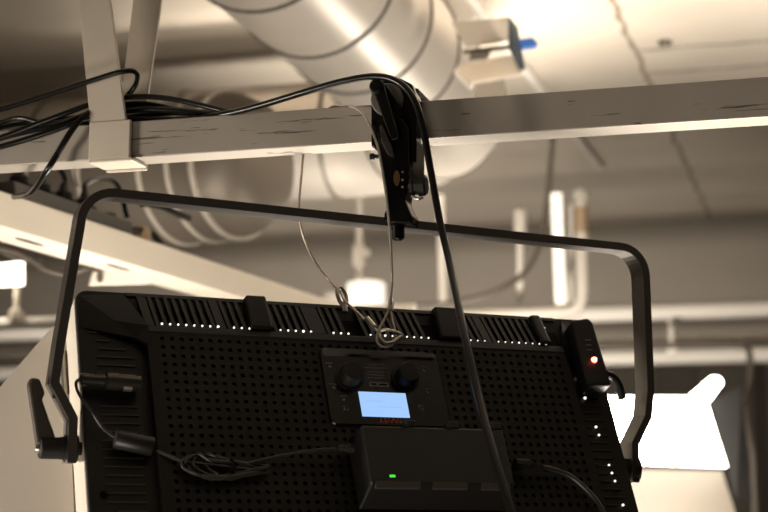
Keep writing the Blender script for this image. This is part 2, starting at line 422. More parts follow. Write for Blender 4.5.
# barn door leaf on the left edge, opened past the side
hz = -64; HG = mm(0, -176, hz)
ld = V((-.93, 0, -.36)).normalized(); ln = ld.cross(V((0, 1, 0))).normalized()
def leafpt(px, py):
    nW = (ex * ln.x + up * ln.y + nn * ln.z); P = hit(px, py, MW @ HG, nW) - ORG
    return V((P.dot(ex), P.dot(up), P.dot(nn)))
bm = B(); pts = [leafpt(*q) for q in ((63, 322), (56, 325), (50, 330), (0, 388), (-70, 470), (-70, 640), (78, 640), (72, 440))]
prism(bm, pts, ln * -.0015)
tag(obj('barn_door_leaf', bm, LEAF, LP, bevel=.0005), 'beige barn door leaf opened out to the left')
for t in (-60, -290): obj('leaf_hinge', tube(B(), [mm(-2, t + 25, hz), mm(-2, t - 25, hz)], .004, 10, 1), DSTEEL, LP)

# yoke: bent flat bar, plumb from the pivots
YV = (V((0, 0, 1)) - ex * ex.z).normalized(); yv = V((YV.dot(ex), YV.dot(up), YV.dot(nn))); yx = V((1, 0, 0)); yn = yx.cross(yv)
YO = mm(295, -175, -30)
def yk(x, y, z=0): return YO + yx * x / 1000 + yv * y / 1000 + yn * z / 1000
def ypl(px, py, z=0):
    nW = ex * yn.x + up * yn.y + nn * yn.z; Q = MW @ (YO + yn * z / 1000); P = hit(px, py, Q, nW)
    P = MW.inverted() @ P - YO; return P.dot(yx) * 1000, P.dot(yv) * 1000
def arc(cx, cy, r, a0, a1, n=8): return [(cx + r * math.cos(math.radians(a0 + (a1 - a0) * k / n)), cy + r * math.sin(math.radians(a0 + (a1 - a0) * k / n))) for k in range(n + 1)]
xl, xr, yt, yt2 = -304, 329, 260, 247
line = [(-304, -3), (-304, 39), (-323, 72)] + [(xl - 15, 110)] + arc(xl + 32, yt - 32, 32, 180, 90) + arc(xr - 32, yt2 - 32, 32, 90, 0) + [(332, 90), (328, 60), (311, 30), (311, -12)]
T, WD = 8.6, 26
bm = B(); rings = []
ribs = [(-WD / 2 + WD * k / 12) for k in range(13)]
for i, p in enumerate(line):
    a = V((*line[max(i - 1, 0)], 0)); b = V((*line[min(i + 1, len(line) - 1)], 0)); d1 = (V((*p, 0)) - a); d2 = (b - V((*p, 0)))
    d1 = d1.normalized() if d1.length else d2.normalized(); d2 = d2.normalized() if d2.length else d1
    t = (d1 + d2).normalized(); nrm = V((-t.y, t.x, 0)); sc_ = T / 2 / max(.6, nrm.dot(V((-d2.y, d2.x, 0))))
    outer = [(p[0] + nrm.x * (sc_ - (1.6 if k % 3 == 1 else 0)), p[1] + nrm.y * (sc_ - (1.6 if k % 3 == 1 else 0)), z) for k, z in enumerate(ribs)]
    inner = [(p[0] - nrm.x * sc_, p[1] - nrm.y * sc_, z) for z in (WD / 2, -WD / 2)]
    rings.append([bm.verts.new(yk(*q)) for q in outer + inner])
n = len(rings[0])
for a, b in zip(rings, rings[1:]):
    for k in range(n): bm.faces.new((a[k], a[(k + 1) % n], b[(k + 1) % n], b[k]))
bm.faces.new(rings[0]); bm.faces.new(rings[-1][::-1])
YK = tag(obj('yoke', bm, YOKE, LP), 'dark grey U-shaped hanging yoke of ribbed flat bar')
# pivots and locking lever
bm = B(); lathe(bm, yk(-309, 11), (1, 0, 0), [(-.004, .011), (0, .011), (0, .013), (.012, .013)], 20); obj('pivot_washer', bm, KNOB, LP, smooth=True)
bm = B(); lathe(bm, yk(297, 2), (1, 0, 0), [(0, .012), (.012, .012), (.012, .016), (.020, .016), (.020, 0)], 22); obj('pivot_knob', bm, KNOB, LP, smooth=True)
LV = B(); lathe(LV, yk(-333, 11), (1, 0, 0), [(0, .009), (.001, .0105), (.022, .0105), (.023, .0085), (.024, .0065), (.04, .0065)], 20)
LV = obj('locking_lever_hub', LV, KNOB, LP, smooth=True)
bm = B(); lathe(bm, yk(-334, 11), (1, 0, 0), [(-.003, 0), (-.003, .004), (0, .005), (.002, .005)], 14); obj('lever_screw', bm, STEEL, LV, smooth=True)
bm = B(); A = [(-336, 13), (-347, 70), (-344, 77), (-336, 76), (-330, 62), (-333, 57), (-317, 17)]
prism(bm, [yk(x, y, -5) for x, y in A], yn * .011); obj('lever_arm', bm, mat('lever_metal', (.07, .06, .05), .35, .4), LV, bevel=.0025)
bm = B(); lathe(bm, yk(-316, 62), (1, 0, 0), [(-.006, .004), (.0, .004)], 10); tube(bm, [yk(-318, 60), yk(-314, 54, 4)], .0018, 6, 1); obj('yoke_bolt', bm, KNOB, LP)
# lifting eye on the top edge
eye = pl(342, 297, -14)
bm = B(); torus(bm, eye + V((0, .001, 0)), (.45, 0, .9), .0115, .0022, 24, 8, sx=.62, xdir=(.9, 0, -.45)); lathe(bm, eye + V((0, -.02, 0)), (0, 1, 0), [(0, .004), (.012, .004)], 10)
tag(obj('lifting_eye', bm, DSTEEL, LP, smooth=True), 'small steel lifting eye on the top edge')

# ------------------------------------------------------------------ things on the panel's back
def on_panel(name, label, cat, lx, ly, lz=0, group=None):
    mw = MW.copy(); mw.translation = MW @ mm(lx, ly, lz); t = thing(name, label, cat, mw=mw, group=group); return t, mm(lx, ly, lz)
# power adapter
PA, po = on_panel('power_adapter', 'flat black power adapter clipped under the glowing display, with a green indicator', 'power adapter', 366, -180)
AZ = 38
def pa(px, py, z=AZ): return pl(px, py, z) - po
xa, xb = (pl(360, 427, AZ).x + pl(373, 482, AZ).x) / 2, (pl(503, 430, AZ).x + pl(516, 488, AZ).x) / 2
ya, yb = pl(430, 427, AZ).y, pl(440, 484, AZ).y
bm = B(); hexa(bm, [V((x, y, .003)) - po for x, y in ((xa - .003, yb - .012), (xb + .003, yb - .012), (xb + .003, ya + .002), (xa - .003, ya + .002))],
               [V((x, y, AZ / 1000)) - po for x, y in ((xa, yb), (xb, yb), (xb, ya), (xa, ya))])
obj('adapter_body', bm, mat('adapter_plastic', (.0095, .0082, .007), .5, 0, .1, 90, .1), PA, bevel=.002)
bm = B()
for t0, t1 in ((.03, .335), (.42, .66), (.76, .96)):
    X0, X1 = xa + (xb - xa) * t0, xa + (xb - xa) * t1
    hexa(bm, [V((X0, yb - .004, .033)) - po, V((X1, yb - .004, .033)) - po, V((X1, yb + .001, AZ / 1000 + .0002)) - po, V((X0, yb + .001, AZ / 1000 + .0002)) - po],
         [V((X0, yb - .004, .0365)) - po, V((X1, yb - .004, .0365)) - po, V((X1, yb + .002, AZ / 1000 + .0012)) - po, V((X0, yb + .002, AZ / 1000 + .0012)) - po])
tag(obj('lower_ribs', bm, mat('lit_adapter_rib', (.06, .052, .044), .4), PA, bevel=.001), 'ribs along the lower edge, coloured as if lit from below')  # rib colour raised to stand in for light from below
for t in (.31, .62, .93):
    bm = B(); X = xa + (xb - xa) * t
    box(bm, V((X + .004, ya + .0035, AZ / 1000 - .005)) - po, (.013, .008, .011)); box(bm, V((X - .002, ya + .001, AZ / 1000 + .0005)) - po, (.006, .006, .002))
    obj('latch_tab', bm, BLK, PA, bevel=.001)
bm = B(); box(bm, pa(392.5, 476, AZ + .4), (.0058, .0024, .0008)); tag(obj('indicator_light', bm, GREENL, PA), 'small green indicator light')
pb = pl(351, 448, 14)
def boot(bm, P, d, L=.016, r=.005):
    prof = []
    for k in range(6): t = L * k / 6; prof += [(t, r * (1 - .06 * k)), (t + L / 12, r * (1 - .06 * k)), (t + L / 12, r * (.7 - .04 * k)), (t + L / 6, r * (.7 - .04 * k))]
    lathe(bm, P, d, prof, 12)
bm = B(); boot(bm, pb - po + V((.002, 0, 0)), (-1, 0, 0)); obj('cable_boot', bm, mat('boot_rubber', (.035, .03, .026), .4), PA)
pr = pl(527, 466, 12)
bm = B(); boot(bm, pr - po, (1, -.1, 0), .018, .006); tube(bm, [pr - po + V((-.014, .001, 0)), pr - po + V((.001, 0, 0))], .007, 10, 1); obj('cable_boot', bm, KNOB, PA)

# thin output cable: boot -> hank -> ferrite -> XLR plug
DC, do = on_panel('output_cable', 'thin black cord coiled into a hank and plugged into the left side of the light', 'cable', 150, -170)
path = [pl(336, 449, 14), pl(318, 450, 13), pl(290, 454, 10), pl(262, 460, 8), pl(240, 466, 7)]
cxx, cyy = pl(225, 466, 5).x, pl(225, 466, 5).y
loops = []
for k in range(6):
    for s in range(10):
        a = 2 * PI * s / 10 + .3
        cxk = cxx - .014 + .0065 * k; lx = .022 + .0035 * ((k * 3) % 5)
        xx = lx * math.cos(a); loops.append(V((cxk + (xx if xx < 0 else xx * 1.35) - .003 * k, cyy + .0135 * math.sin(a) * (1 if xx < 0 else .5) - (0 if xx < 0 else .003), .0035 + .0016 * ((k + s) % 4))))
path += loops + [pl(188, 462, 6), pl(172, 457, 4), pl(157, 451, -1)]
bm = B(); tube(bm, [p - do for p in path], .00165, 8, 5); obj('cord', bm, THIN, DC, smooth=True)
fa, fb = pl(114, 438, -2) - do, pl(154, 447, -2) - do
bm = B(); L = (fb - fa).length; lathe(bm, fa, fb - fa, [(0, .004), (.001, .0085), (.003, .0095), (L - .003, .0095), (L - .001, .0085), (L, .004)], 20); obj('ferrite_choke', bm, mat('ferrite_plastic', (.014, .012, .010), .4), DC, smooth=True)
bm = B(); tube(bm, [fa + V((.002, 0, 0)), pl(103, 428, -1) - do, pl(92, 412, 1) - do, pl(80, 396, 2) - do, pl(76, 384, 3) - do, pl(80, 379, 2) - do, pl(86, 379, 0) - do], .0016, 8, 6); obj('cord', bm, THIN, DC, smooth=True)
bm = B(); P = pl(79, 379, 0) - do; d = pl(140, 383, 0) - do - P; L = d.length
prof = [(0, .003), (.001, .0055)]
for k in range(7): prof += [(.002 + k * .0033, .0066), (.004 + k * .0033, .0066), (.004 + k * .0033, .0055), (.0053 + k * .0033, .0055)]
prof += [(.0265, .0088), (L * .62, .009), (L * .62, .0083), (L * .9, .0083), (L * .9, .0075), (L, .0075)]
lathe(bm, P, d, prof, 22); XL = tag(obj('plug', bm, mat('plug_metal', (.09, .078, .066), .25, .7), DC, smooth=True), 'black round connector plug')
bm = B(); box(bm, P + d * .78 + V((0, -.0085, .002)), (.008, .004, .004)); obj('plug_latch', bm, DSTEEL, XL)
bm = B(); torus(bm, V((cxx + .006, cyy - .001, .006)) - do, (1, .15, 0), .0105, .0016, 20, 6, sx=.55, sy=.75); obj('cable_tie', bm, DEEP, DC)

# mains lead leaving the adapter on the right
ML, mo = on_panel('mains_lead', 'thin dark cord curving down from the right side of the power adapter', 'cable', 480, -210)
bm = B(); tube(bm, [p - mo for p in (pr + V((.016, -.001, 0)), pl(552, 469, 10), pl(570, 476, 9), pl(587, 490, 8), pl(600, 506, 8), pl(611, 530, 8))], .0026, 8, 8); obj('cord', bm, THIN, ML, smooth=True)

# receiver module on the top right corner
RM, ro = on_panel('receiver_module', 'slim black receiver module with a glowing red light on the panel corner', 'receiver', 575, -40)
mp = [(572, 320), (588, 317.5), (593, 322), (608, 372), (612, 385), (588, 386), (585, 377)]
bm = B(); hexa(bm, [pl(x, y, 12) - ro - V((0, 0, .020)) for x, y in mp], [pl(x, y, 12) - ro for x, y in mp]); RB = obj('module_body', bm, BLK, RM, bevel=.0025)
p = pl(594, 360, 12.3) - ro
bm = B(); bmesh.ops.create_uvsphere(bm, u_segments=12, v_segments=8, radius=.0034, matrix=M.Translation(p)); RL = tag(obj('red_light', bm, REDL, RM), 'small glowing red light')
bm = B(); bmesh.ops.create_uvsphere(bm, u_segments=10, v_segments=8, radius=.0022, matrix=M.Translation(p + V((0, 0, .002)))); obj('light_core', bm, REDC, RL)
bm = B()
for k in range(3): box(bm, pl(588 + k * .8, 340 + k * 5, 12.2) - ro, (.007, .0008, .0006))
obj('module_marks', bm, PRINT, RM)
bm = B(); tube(bm, [pl(606, 374, 10) - ro, pl(613, 377, 8) - ro, pl(619, 386, 2) - ro, pl(622, 398, -8) - ro], .0045, 10, 5, None); obj('module_bracket', bm, BLK, RM)

# ------------------------------------------------------------------ rail, straps, clamp
RF = at(392, 118, 1.72).y                          # front face of the rail
RS = .038
zt, zb = at_y(392, 103, RF).z, at_y(392, 141, RF).z
def rp(px, py, off=0): return at_y(px, py, RF + off)
bm = B(); rc = V((0, RF + RS / 2, (zt + zb) / 2)); hgt = zt - zb
box(bm, (0, 0, 0), (5.2, RS, hgt)); o = obj('ceiling_rail', bm, RAIL, bevel=.0015); o.location = rc
tag(o, 'scuffed grey square steel rail crossing the picture, the clamp fixed on it', 'rail')
def extend(a, b, z):                               # extend the line b->a up to height z
    t = (z - b.z) / (a.z - b.z); return b + (a - b) * t
def strap(name, label, tl, tr, bl, br, off, th, m):
    a0, a1, b0, b1 = rp(*tl, off), rp(*tr, off), rp(*bl, off), rp(*br, off)
    t0, t1 = extend(a0, b0, H), extend(a1, b1, H); t = thing(name, label, 'strap', (b0 + b1) / 2)
    bm = B(); prism(bm, [rel(p, t) for p in (t0, t1, b1, b0)], (0, th, 0)); obj('bar', bm, m, t, bevel=.0008)
    return t, b0, b1
st, b0, b1 = strap('hanger_strap', 'light steel strap coming down in front of the rail and hooked round it', (78.5, 0), (110, 0), (90, 124), (126, 124), -.006, .005, STRAP)
hk0, hk1 = rp(89, 122, -.008), rp(130, 122, -.008); zlow = zb - .002
bm = B(); xa_, xb_ = hk0.x, hk1.x; yf = RF - .008
box(bm, rel(((xa_ + xb_) / 2, yf + .0035, (hk0.z + zlow) / 2), st), (xb_ - xa_, .006, hk0.z - zlow))
box(bm, rel(((xa_ + xb_) / 2 + .002, RF + .012, zb - .003), st), (xb_ - xa_ + .003, .040, .004))
box(bm, rel(((xa_ + xb_) / 2, RF + RS + .003, (zt + zb) / 2), st), (xb_ - xa_, .005, hgt + .012))
obj('rail_hook', bm, STRAP, st, bevel=.0012)
st2, _, _ = strap('hanger_strap', 'darker slanting steel strap rising behind the rail and the front strap', (133, 0), (161, 0), (118, 120), (144, 120), RS + .006, .005, STRAP2)

# clamp: local frame at the rail, one millimetre-ish per pixel
CLY = RF - .030
CL = thing('rail_clamp', 'black lever clamp gripping the rail and carrying the yoke', 'clamp', at_y(392, 150, CLY))
def cp(px, py, y=0): return at_y(px, py, CLY + y) - CL.location
def cprism(name, pts, y0, y1, m, parent=CL, bev=.0015):
    bm = B(); prism(bm, [cp(x, y, y0) for x, y in pts], (0, y1 - y0, 0)); return obj(name, bm, m, parent, bevel=bev)
cprism('body', [(377, 120), (402, 118), (408, 128), (409, 166), (405, 200), (412, 216), (412, 224), (384, 222), (384, 214), (388, 205), (381, 165), (377, 140)], -.004, .024, GLOSS)
cprism('jaw', [(371, 84), (377, 80), (400, 78), (412, 84), (417, 98), (416, 163), (404, 164), (402, 122), (378, 124), (376, 150), (371, 146)], .004, .026, GLOSS)
bm = B(); xm0, xm1 = cp(374, 90).x, cp(414, 90).x; zz = zt - CL.location.z
box(bm, ((xm0 + xm1) / 2, .055, zz + .006), (xm1 - xm0, .075, .012)); box(bm, ((xm0 + xm1) / 2, .0865, zz - .012), (xm1 - xm0, .012, .05)); obj('hook', bm, BLK, CL, bevel=.003)
bm = B(); lathe(bm, cp(387, 99, -.001), (.12, -1, .06), [(-.006, .0175), (0, .0175), (.0012, .0165), (.0012, 0)], 30); WS = tag(obj('washer', bm, mat('grey_washer', (.22, .20, .175), .4, .6), CL, smooth=True), 'round grey washer behind the lever')
LVO = B(); P = cp(376, 85, -.022); lathe(LVO, P, (.05, -1, .1), [(-.022, .007), (-.002, .0078), (0, .0068), (.0003, 0)], 20)
prism(LVO, [cp(371, 86, -.016), cp(383, 82, -.016), cp(402, 104, -.016), cp(405, 112, -.012)][:2] + [cp(399, 138, -.014), cp(391, 141, -.014)], (0, .009, 0))
prism(LVO, [cp(378, 82, -.008), cp(386, 84, -.008), cp(400, 104, -.008), cp(398, 112, -.008), cp(384, 104, -.008)], (0, .007, 0))
obj('clamp_lever', LVO, GLOSS, CL, bevel=.0015)
cprism('lower_lever', [(379, 126), (382, 124), (392, 146), (394, 157), (388, 155), (381, 142)], -.012, -.005, mat('lever_grey', (.06, .052, .045), .3, .4))
bm = B(); lathe(bm, cp(370.5, 157, .006), (1, 0, 0), [(0, .0038), (.004, .0038), (.004, .0025), (.01, .0025)], 12); obj('pivot_pin', bm, BLK, CL)
bm = B(); lathe(bm, cp(396.5, 178, -.005), (0, 1, 0), [(0, .001), (.0002, .0048), (.002, .005)], 18); bmesh.ops.scale(bm, vec=(.7, 1, 1.7), space=M.Translation(-cp(396.5, 178, -.005)), verts=bm.verts[:]); obj('brass_badge', bm, mat('brass_patch', (.30, .17, .08), .35, .7), CL)
bm = B()
for py in (172, 180, 187): bmesh.ops.create_uvsphere(bm, u_segments=8, v_segments=6, radius=.0013, matrix=M.Translation(cp(402.5, py, -.0045)))
obj('rivets', bm, STEEL, CL)
cprism('safety_plate', [(412, 142), (418, 140), (424, 146), (424, 176), (417, 182), (413, 172)], .006, .009, mat('bare_metal', (.55, .5, .44), .3, .9))
bm = B(); P = cp(407, 186, .004); lathe(bm, P, (1, 0, -.03), [(0, .005), (.004, .005), (.004, .0105), (.0075, .0112), (.009, .0095), (.012, .0095), (.0135, .0112), (.02, .011), (.0215, .009), (.0215, 0)], 8); obj('side_knob', bm, KNOB, CL)
bm = B(); tube(bm, [cp(412, 196, 0), cp(417, 199, -.002), cp(423, 197, 0)], .0016, 8, 5); obj('split_ring', bm, STEEL, CL)
YOKW = MW @ yk(27, 254)                            # where the yoke bar hangs
bm = B(); P = cp(398, 218, .012); lathe(bm, P, (0, 0, -1), [(0, .010), (.004, .0095), (.006, .0072), (.022, .0068), (.0225, .0055), (.0235, .005)], 20); obj('spigot', bm, GLOSS, CL, smooth=True)

# ------------------------------------------------------------------ cables on the rail
def cable(name, label, pts, r, m=CABLE, cat='cable', group=None, n=8, seg=10):
    o0 = V(pts[0]); bm = B(); tube(bm, [V(p) - o0 for p in pts], r, seg, n); o = obj(name, bm, m, smooth=True); o.location = o0; return tag(o, label, cat, group)
cable('power_cable', 'thick black cable looping over the clamp and down past the display',
      [rp(150, 124, .024), rp(180, 121, .02), rp(205, 117.5, .012), rp(235, 112, .0), rp(262, 105, -.012), rp(300, 93.5, -.03), rp(340, 82, -.045), rp(375, 76.5, -.055), rp(398, 82, -.06), rp(413, 98, -.062), rp(422, 124, -.062), rp(431, 172, -.062), rp(440, 222, -.07),
       rp(450, 265, -.09), rp(463, 328, -.16), rp(478, 395, -.20), rp(494, 455, -.24), rp(512, 515, -.27), rp(522, 550, -.28)], .0037)
RT = RS / 2
cable('cable', 'uppermost black cable making a loop in front of the light strap', [rp(-60, 123, -.02), rp(0, 109.5, -.02), rp(50, 94, -.02), rp(95, 79.5, -.022), rp(122, 71.5, -.02), rp(136, 72.5, -.008), rp(136, 84, .008), rp(126, 97, .012), rp(112, 108, .012), rp(92, 121, .012), rp(70, 128, .02)], .0030)
G = 'black cables bundled on the rail'
cl = [
 ([(-60, 158, -.012), (0, 138, -.010), (50, 119, -.006), (95, 103, .006), (130, 97, .010), (165, 98, .014), (200, 105, .016), (236, 114, .014), (250, 117, .02)], .0033, 'bundle cable arching highest along the rail right of the straps'),
 ([(-60, 162, -.012), (0, 147, -.012), (40, 135, -.008), (85, 120, .004), (128, 111, .012), (170, 110, .012), (205, 114, .016), (228, 117, .02)], .0033, 'bundle cable running through the middle of the tangle'),
 ([(-60, 150, .07), (0, 128, .05), (45, 121, .02), (90, 117, .020), (130, 119, .010), (170, 119.5, .010), (206, 119, .010), (222, 119.5, .012)], .0033, 'lowest bundle cable lying flat on top of the rail'),
 ([(60, 137, .02), (80, 120, .016), (100, 111, .012), (126, 104, .018), (150, 104, .022), (180, 110, .020), (212, 113, .024), (240, 113, .020)], .0030, 'bundle cable crossing behind the strap and dipping to the right'),
 ([(-60, 156, -.004), (-10, 141, -.004), (30, 131, -.004), (62, 124, .0), (92, 112, .014), (124, 106, .024), (158, 110, .028)], .0032, 'bundle cable slanting up behind the strap from the left edge'),
 ([(-60, 136, .012), (-5, 124, .012), (20, 118, .010), (48, 124, .006), (75, 119, .010), (100, 114, .020)], .0030, 'bundle cable with a small hump near the left edge'),
 ([(122, 118, .026), (150, 115, .026), (180, 113, .026), (210, 117, .022), (232, 119, .018)], .0030, 'short bundle cable at the back of the rail'),
]
for pts, r, lb in cl: cable('cable', lb, [rp(*p) for p in pts], r, group=G)
cable('cable', 'black cable dropping from the bundle across the rail to the power strip', [rp(118, 101, .012), rp(98, 108, .004), rp(82, 118, -.010), rp(70, 133, -.014), rp(58, 153, -.013), rp(44, 175, -.005), rp(30, 193, .1), rp(14, 197, .22)], .0036)

# ------------------------------------------------------------------ safety wire
SW = thing('safety_wire', 'thin steel safety wire looped over the rail and tied to the light', 'safety wire', rp(392, 150, -.04))
s = SW.location
def pW(px, py, z): return MW @ pl(px, py, z)
run = [pW(391, 303, 16), rp(392, 285, -.056), rp(391, 250, -.060), rp(388, 212, -.060), rp(384, 180, -.058), rp(378, 148, -.056), rp(370, 126, -.03), rp(362, 113, -.012), rp(352, 106.5, -.003), rp(344, 107, .012), rp(330, 108, .034), rp(316, 124, .044), rp(305, 146, .044), rp(301, 180, .03), rp(299, 210, .02), rp(303, 235, .02), rp(314, 260, .03), rp(328, 279, .04), pW(340, 292, -14), pW(345, 301, -8), pW(358, 313, 2), pW(371, 326, 10), pW(380, 333, 14)]
bm = B(); tube(bm, [p - s for p in run], .0014, 8, 6); obj('wire', bm, WIRE, SW, smooth=True)
bm = B(); a = pW(392, 299, 16) - s; b = pW(390, 311, 15) - s; lathe(bm, a, b - a, [(0, .0022), (.001, .003), ((b - a).length, .0034)], 12); obj('ferrule', bm, DSTEEL, SW, smooth=True)
bm = B(); tube(bm, [pW(*q) - s for q in ((389.5, 309, 15), (384, 320, 15), (378, 332, 16), (377, 341, 16), (382, 346.5, 16), (390, 346, 16), (395, 340, 16), (395, 332, 15), (392, 320, 15), (390.5, 309, 15))], .0014, 8, 6); obj('eye_loop', bm, WIRE, SW, smooth=True)
bm = B(); a = pW(366, 318, 8) - s; b = pW(374, 327, 11) - s; lathe(bm, a, b - a, [(0, .002), (.001, .0036), ((b - a).length, .0032)], 12); obj('ferrule', bm, STEEL, SW, smooth=True)
SL = thing('snap_link', 'small bright steel snap link joining the wire ends above the display', 'snap link', pW(386, 338, 12)); s2 = SL.location
bm = B(); tube(bm, [pW(*q) - s2 for q in ((379, 331, 14), (388, 330, 18), (398, 333, 18), (402, 336, 16), (395, 341, 18), (386, 343, 18), (380, 338, 16), (379, 332, 14))], .0018, 8, 6); obj('link_ring', bm, STEEL, SL, smooth=True)
bm = B(); a = pW(394, 341, 18) - s2; b = pW(401, 336.5, 17) - s2; lathe(bm, a, b - a, [(0, .0022), ((b - a).length, .0022)], 10); obj('link_sleeve', bm, STEEL, SL, smooth=True)

# ------------------------------------------------------------------ ducts
def duct(name, label, path, r, m, seams, seam_m, n=1, bead=.010):
    t = thing(name, label, 'duct', path[0]); bm = B(); tube(bm, [p - path[0] for p in path], r, 40, n); obj('duct_tube', bm, m, t, smooth=True)
    for c, d in seams:
        bm = B(); lathe(bm, V(c) - path[0] - V(d).normalized() * bead / 2, d, [(0, r), (0, r + .004), (bead, r + .004), (bead, r)], 48); obj('seam_ring', bm, seam_m, t, smooth=True)
    return t
# duct A: comes over the camera, heads away, then bends left behind the rail
rA = .17; XA, ZA = -.975, 1.6 + 1.06
bendR = .34; YA = 4.32
pa_ = [V((XA, y, ZA)) for y in (1.78, 2.2, 3.0, YA - bendR)]
for k in range(1, 7):
    a = PI / 2 * k / 6; pa_.append(V((XA - bendR + bendR * math.cos(a), YA - bendR + bendR * math.sin(a), ZA)))
pa_ += [V((XA - .9, YA, ZA)), V((-4.6, YA, ZA))]
sA = [(V((XA, y, ZA)), (0, 1, 0)) for y in (2.30, 2.62, 2.93, 3.22, 3.48, 3.75)]
for k in (2, 4): a = PI / 2 * k / 6; sA.append((V((XA - bendR + bendR * math.cos(a), YA - bendR + bendR * math.sin(a), ZA)), (-math.sin(a), math.cos(a), 0)))
sA += [(V((XA - bendR - .05 - .45 * k, YA, ZA)), (-1, 0, 0)) for k in range(4)]
DA = duct('ventilation_duct', 'large bright ribbed duct coming from the top and bending left behind the clamp', pa_, rA, GALV, sA, SEAMD)
for px, py in ((270, 44), (290, 57), (308, 71)):
    bm = B(); bmesh.ops.create_uvsphere(bm, u_segments=8, v_segments=6, radius=.006, matrix=M.Translation(at_x(px, py, XA - .12) - pa_[0])); obj('seam_screw', bm, SEAMD, DA)
# duct B: from the left, ending in an elbow that turns away
b1 = at(272, 160, 3.35); b0 = at(-170, 158, 4.05); b0.z = b1.z; dB = (b1 - b0).normalized(); LB = (b1 - b0).length
rB = .158
pb_ = [b0, (b0 + b1) / 2, b1 - dB * .11, b1 - dB * .07, b1 - dB * .03, b1 - dB * .008, b1]
tB = thing('ventilation_duct', 'dull brown duct behind the straps at the left, closed by a rounded end', 'duct', b0)
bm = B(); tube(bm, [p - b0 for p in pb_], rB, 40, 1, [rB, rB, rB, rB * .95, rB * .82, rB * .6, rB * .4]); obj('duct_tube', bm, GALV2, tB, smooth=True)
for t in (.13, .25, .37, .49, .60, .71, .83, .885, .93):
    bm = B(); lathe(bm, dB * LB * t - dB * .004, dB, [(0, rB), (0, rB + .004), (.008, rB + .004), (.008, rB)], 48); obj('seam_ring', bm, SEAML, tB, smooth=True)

# damper box with blue handle beside duct A
dd = 3.25
DM = thing('damper_bracket', 'sheet metal damper bracket with a blue handle beside the bright duct', 'damper', at(495, 60, dd)); d0 = DM.location
def dp(px, py, o=0): return at(px, py, dd + o) - d0
bm = B(); prism(bm, [dp(452, 22), dp(509, 17), dp(512, 40), dp(466, 47)], ray(384, 256) * .012); obj('upper_plate', bm, STRAP, DM, bevel=.001)
bm = B(); hexa(bm, [dp(456, 69, .0), dp(511, 57, .0), dp(524, 75, -.10), dp(470, 85, -.10)], [p + V((0, 0, .006)) for p in (dp(456, 69, .0), dp(511, 57, .0), dp(524, 75, -.10), dp(470, 85, -.10))]); obj('lower_plate', bm, CREAM, DM, bevel=.001)
bm = B(); hexa(bm, [dp(454, 70, -.002), dp(470, 86, -.102), dp(473, 84, -.102), dp(458, 68, -.002)], [p - V((0, 0, .008)) for p in (dp(454, 70, -.002), dp(470, 86, -.102), dp(473, 84, -.102), dp(458, 68, -.002))]); obj('flange', bm, WHITE, DM)
bm = B(); prism(bm, [dp(508, 17, -.01), dp(516, 27, -.02), dp(524, 70, -.09), dp(519, 70, -.09), dp(508, 48, -.03)], RGT * .004); obj('side_plate', bm, mat('blue_grey_plate', (.05, .07, .10), .45, .3), DM, bevel=.001)
bm = B(); prism(bm, [dp(518, 39, -.05), dp(533, 37, -.05), dp(538, 43, -.05), dp(537, 47, -.05), dp(519, 49, -.05)], ray(384, 256) * .03); HB = tag(obj('handle', bm, BLUE, DM, bevel=.003), 'blue damper handle')
bm = B(); tube(bm, [dp(464, 52, .02), dp(510, 47, -.03)], .005, 8, 1); obj('shaft', bm, DARKP, DM)
bm = B(); prism(bm, [dp(470, 52, .03), dp(492, 50, .03), dp(488, 58, .03), dp(470, 60, .03)], ray(384, 256) * .02); obj('hub', bm, DARKP, DM)
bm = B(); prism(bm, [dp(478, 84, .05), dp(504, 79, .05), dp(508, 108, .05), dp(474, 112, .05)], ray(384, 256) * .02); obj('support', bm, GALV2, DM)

# conduit and anchor on the ceiling
c1, c2, c3 = at_z(470, -2, H - .012), at_z(545, 95, H - .012), None
dC = (c2 - c1).normalized(); 
cable('ceiling_conduit', 'thin pale conduit fixed along the ceiling right of the bright duct', [c1 - dC * .8, c1, c2, c2 + dC * 1.2], .014, WHITE, 'conduit', n=1, seg=12)
an = at_z(665, 41, H); AN = thing('ceiling_anchor', 'small round metal anchor on the bright ceiling above the rail', 'anchor', an)
bm = B(); torus(bm, (0, 0, -.006), (0, 0, 1), .016, .006, 20, 8); obj('anchor_ring', bm, DARKP, AN, smooth=True)
bm = B(); lathe(bm, (0, 0, 0), (0, 0, -1), [(0, .010), (.014, .009), (.018, .006), (.018, 0)], 12); obj('anchor_bolt', bm, DSTEEL, AN, smooth=True)

# ------------------------------------------------------------------ cream beam with power strip (left)
zB = at(0, 190, 2.25).z
e0 = at_z(0, 190, zB); e1 = at_z(345, 305, zB); dE = (e1 - e0).normalized(); pE = V((dE.y, -dE.x, 0))   # pE towards the viewer
if pE.dot(EYE - e0) < 0: pE = -pE
hB = .052; dpt = .07
BM = thing('cream_beam', 'cream painted steel beam running away from left to right below the ducts', 'beam', e0)
Lb = (e1 - e0).length
A0, A1 = -dE * .6, dE * (Lb + .25)
bm = B(); hexa(bm, [A0, A1, A1 - pE * dpt, A0 - pE * dpt], [p - V((0, 0, hB)) for p in (A0, A1, A1 - pE * dpt, A0 - pE * dpt)]); obj('beam_tube', bm, CREAM, BM, bevel=.003)
bm = B()
for px, py in ((14, 242.5), (118, 267)):
    q = at_z(px, py, zB - hB) - e0; q -= pE * q.dot(pE) + pE * dpt * .4
    q.z = -hB; hexa(bm, *[[q + dE * a + pE * b + V((0, 0, zz_)) for a, b in ((-.04, 0), (-.02, .005), (.02, .005), (.04, 0), (.02, -.005), (-.02, -.005))] for zz_ in (.002, -.0015)])
obj('slots', bm, DARKP, BM)
sp0 = e0 - pE * .028 + V((0, 0, .0)); 
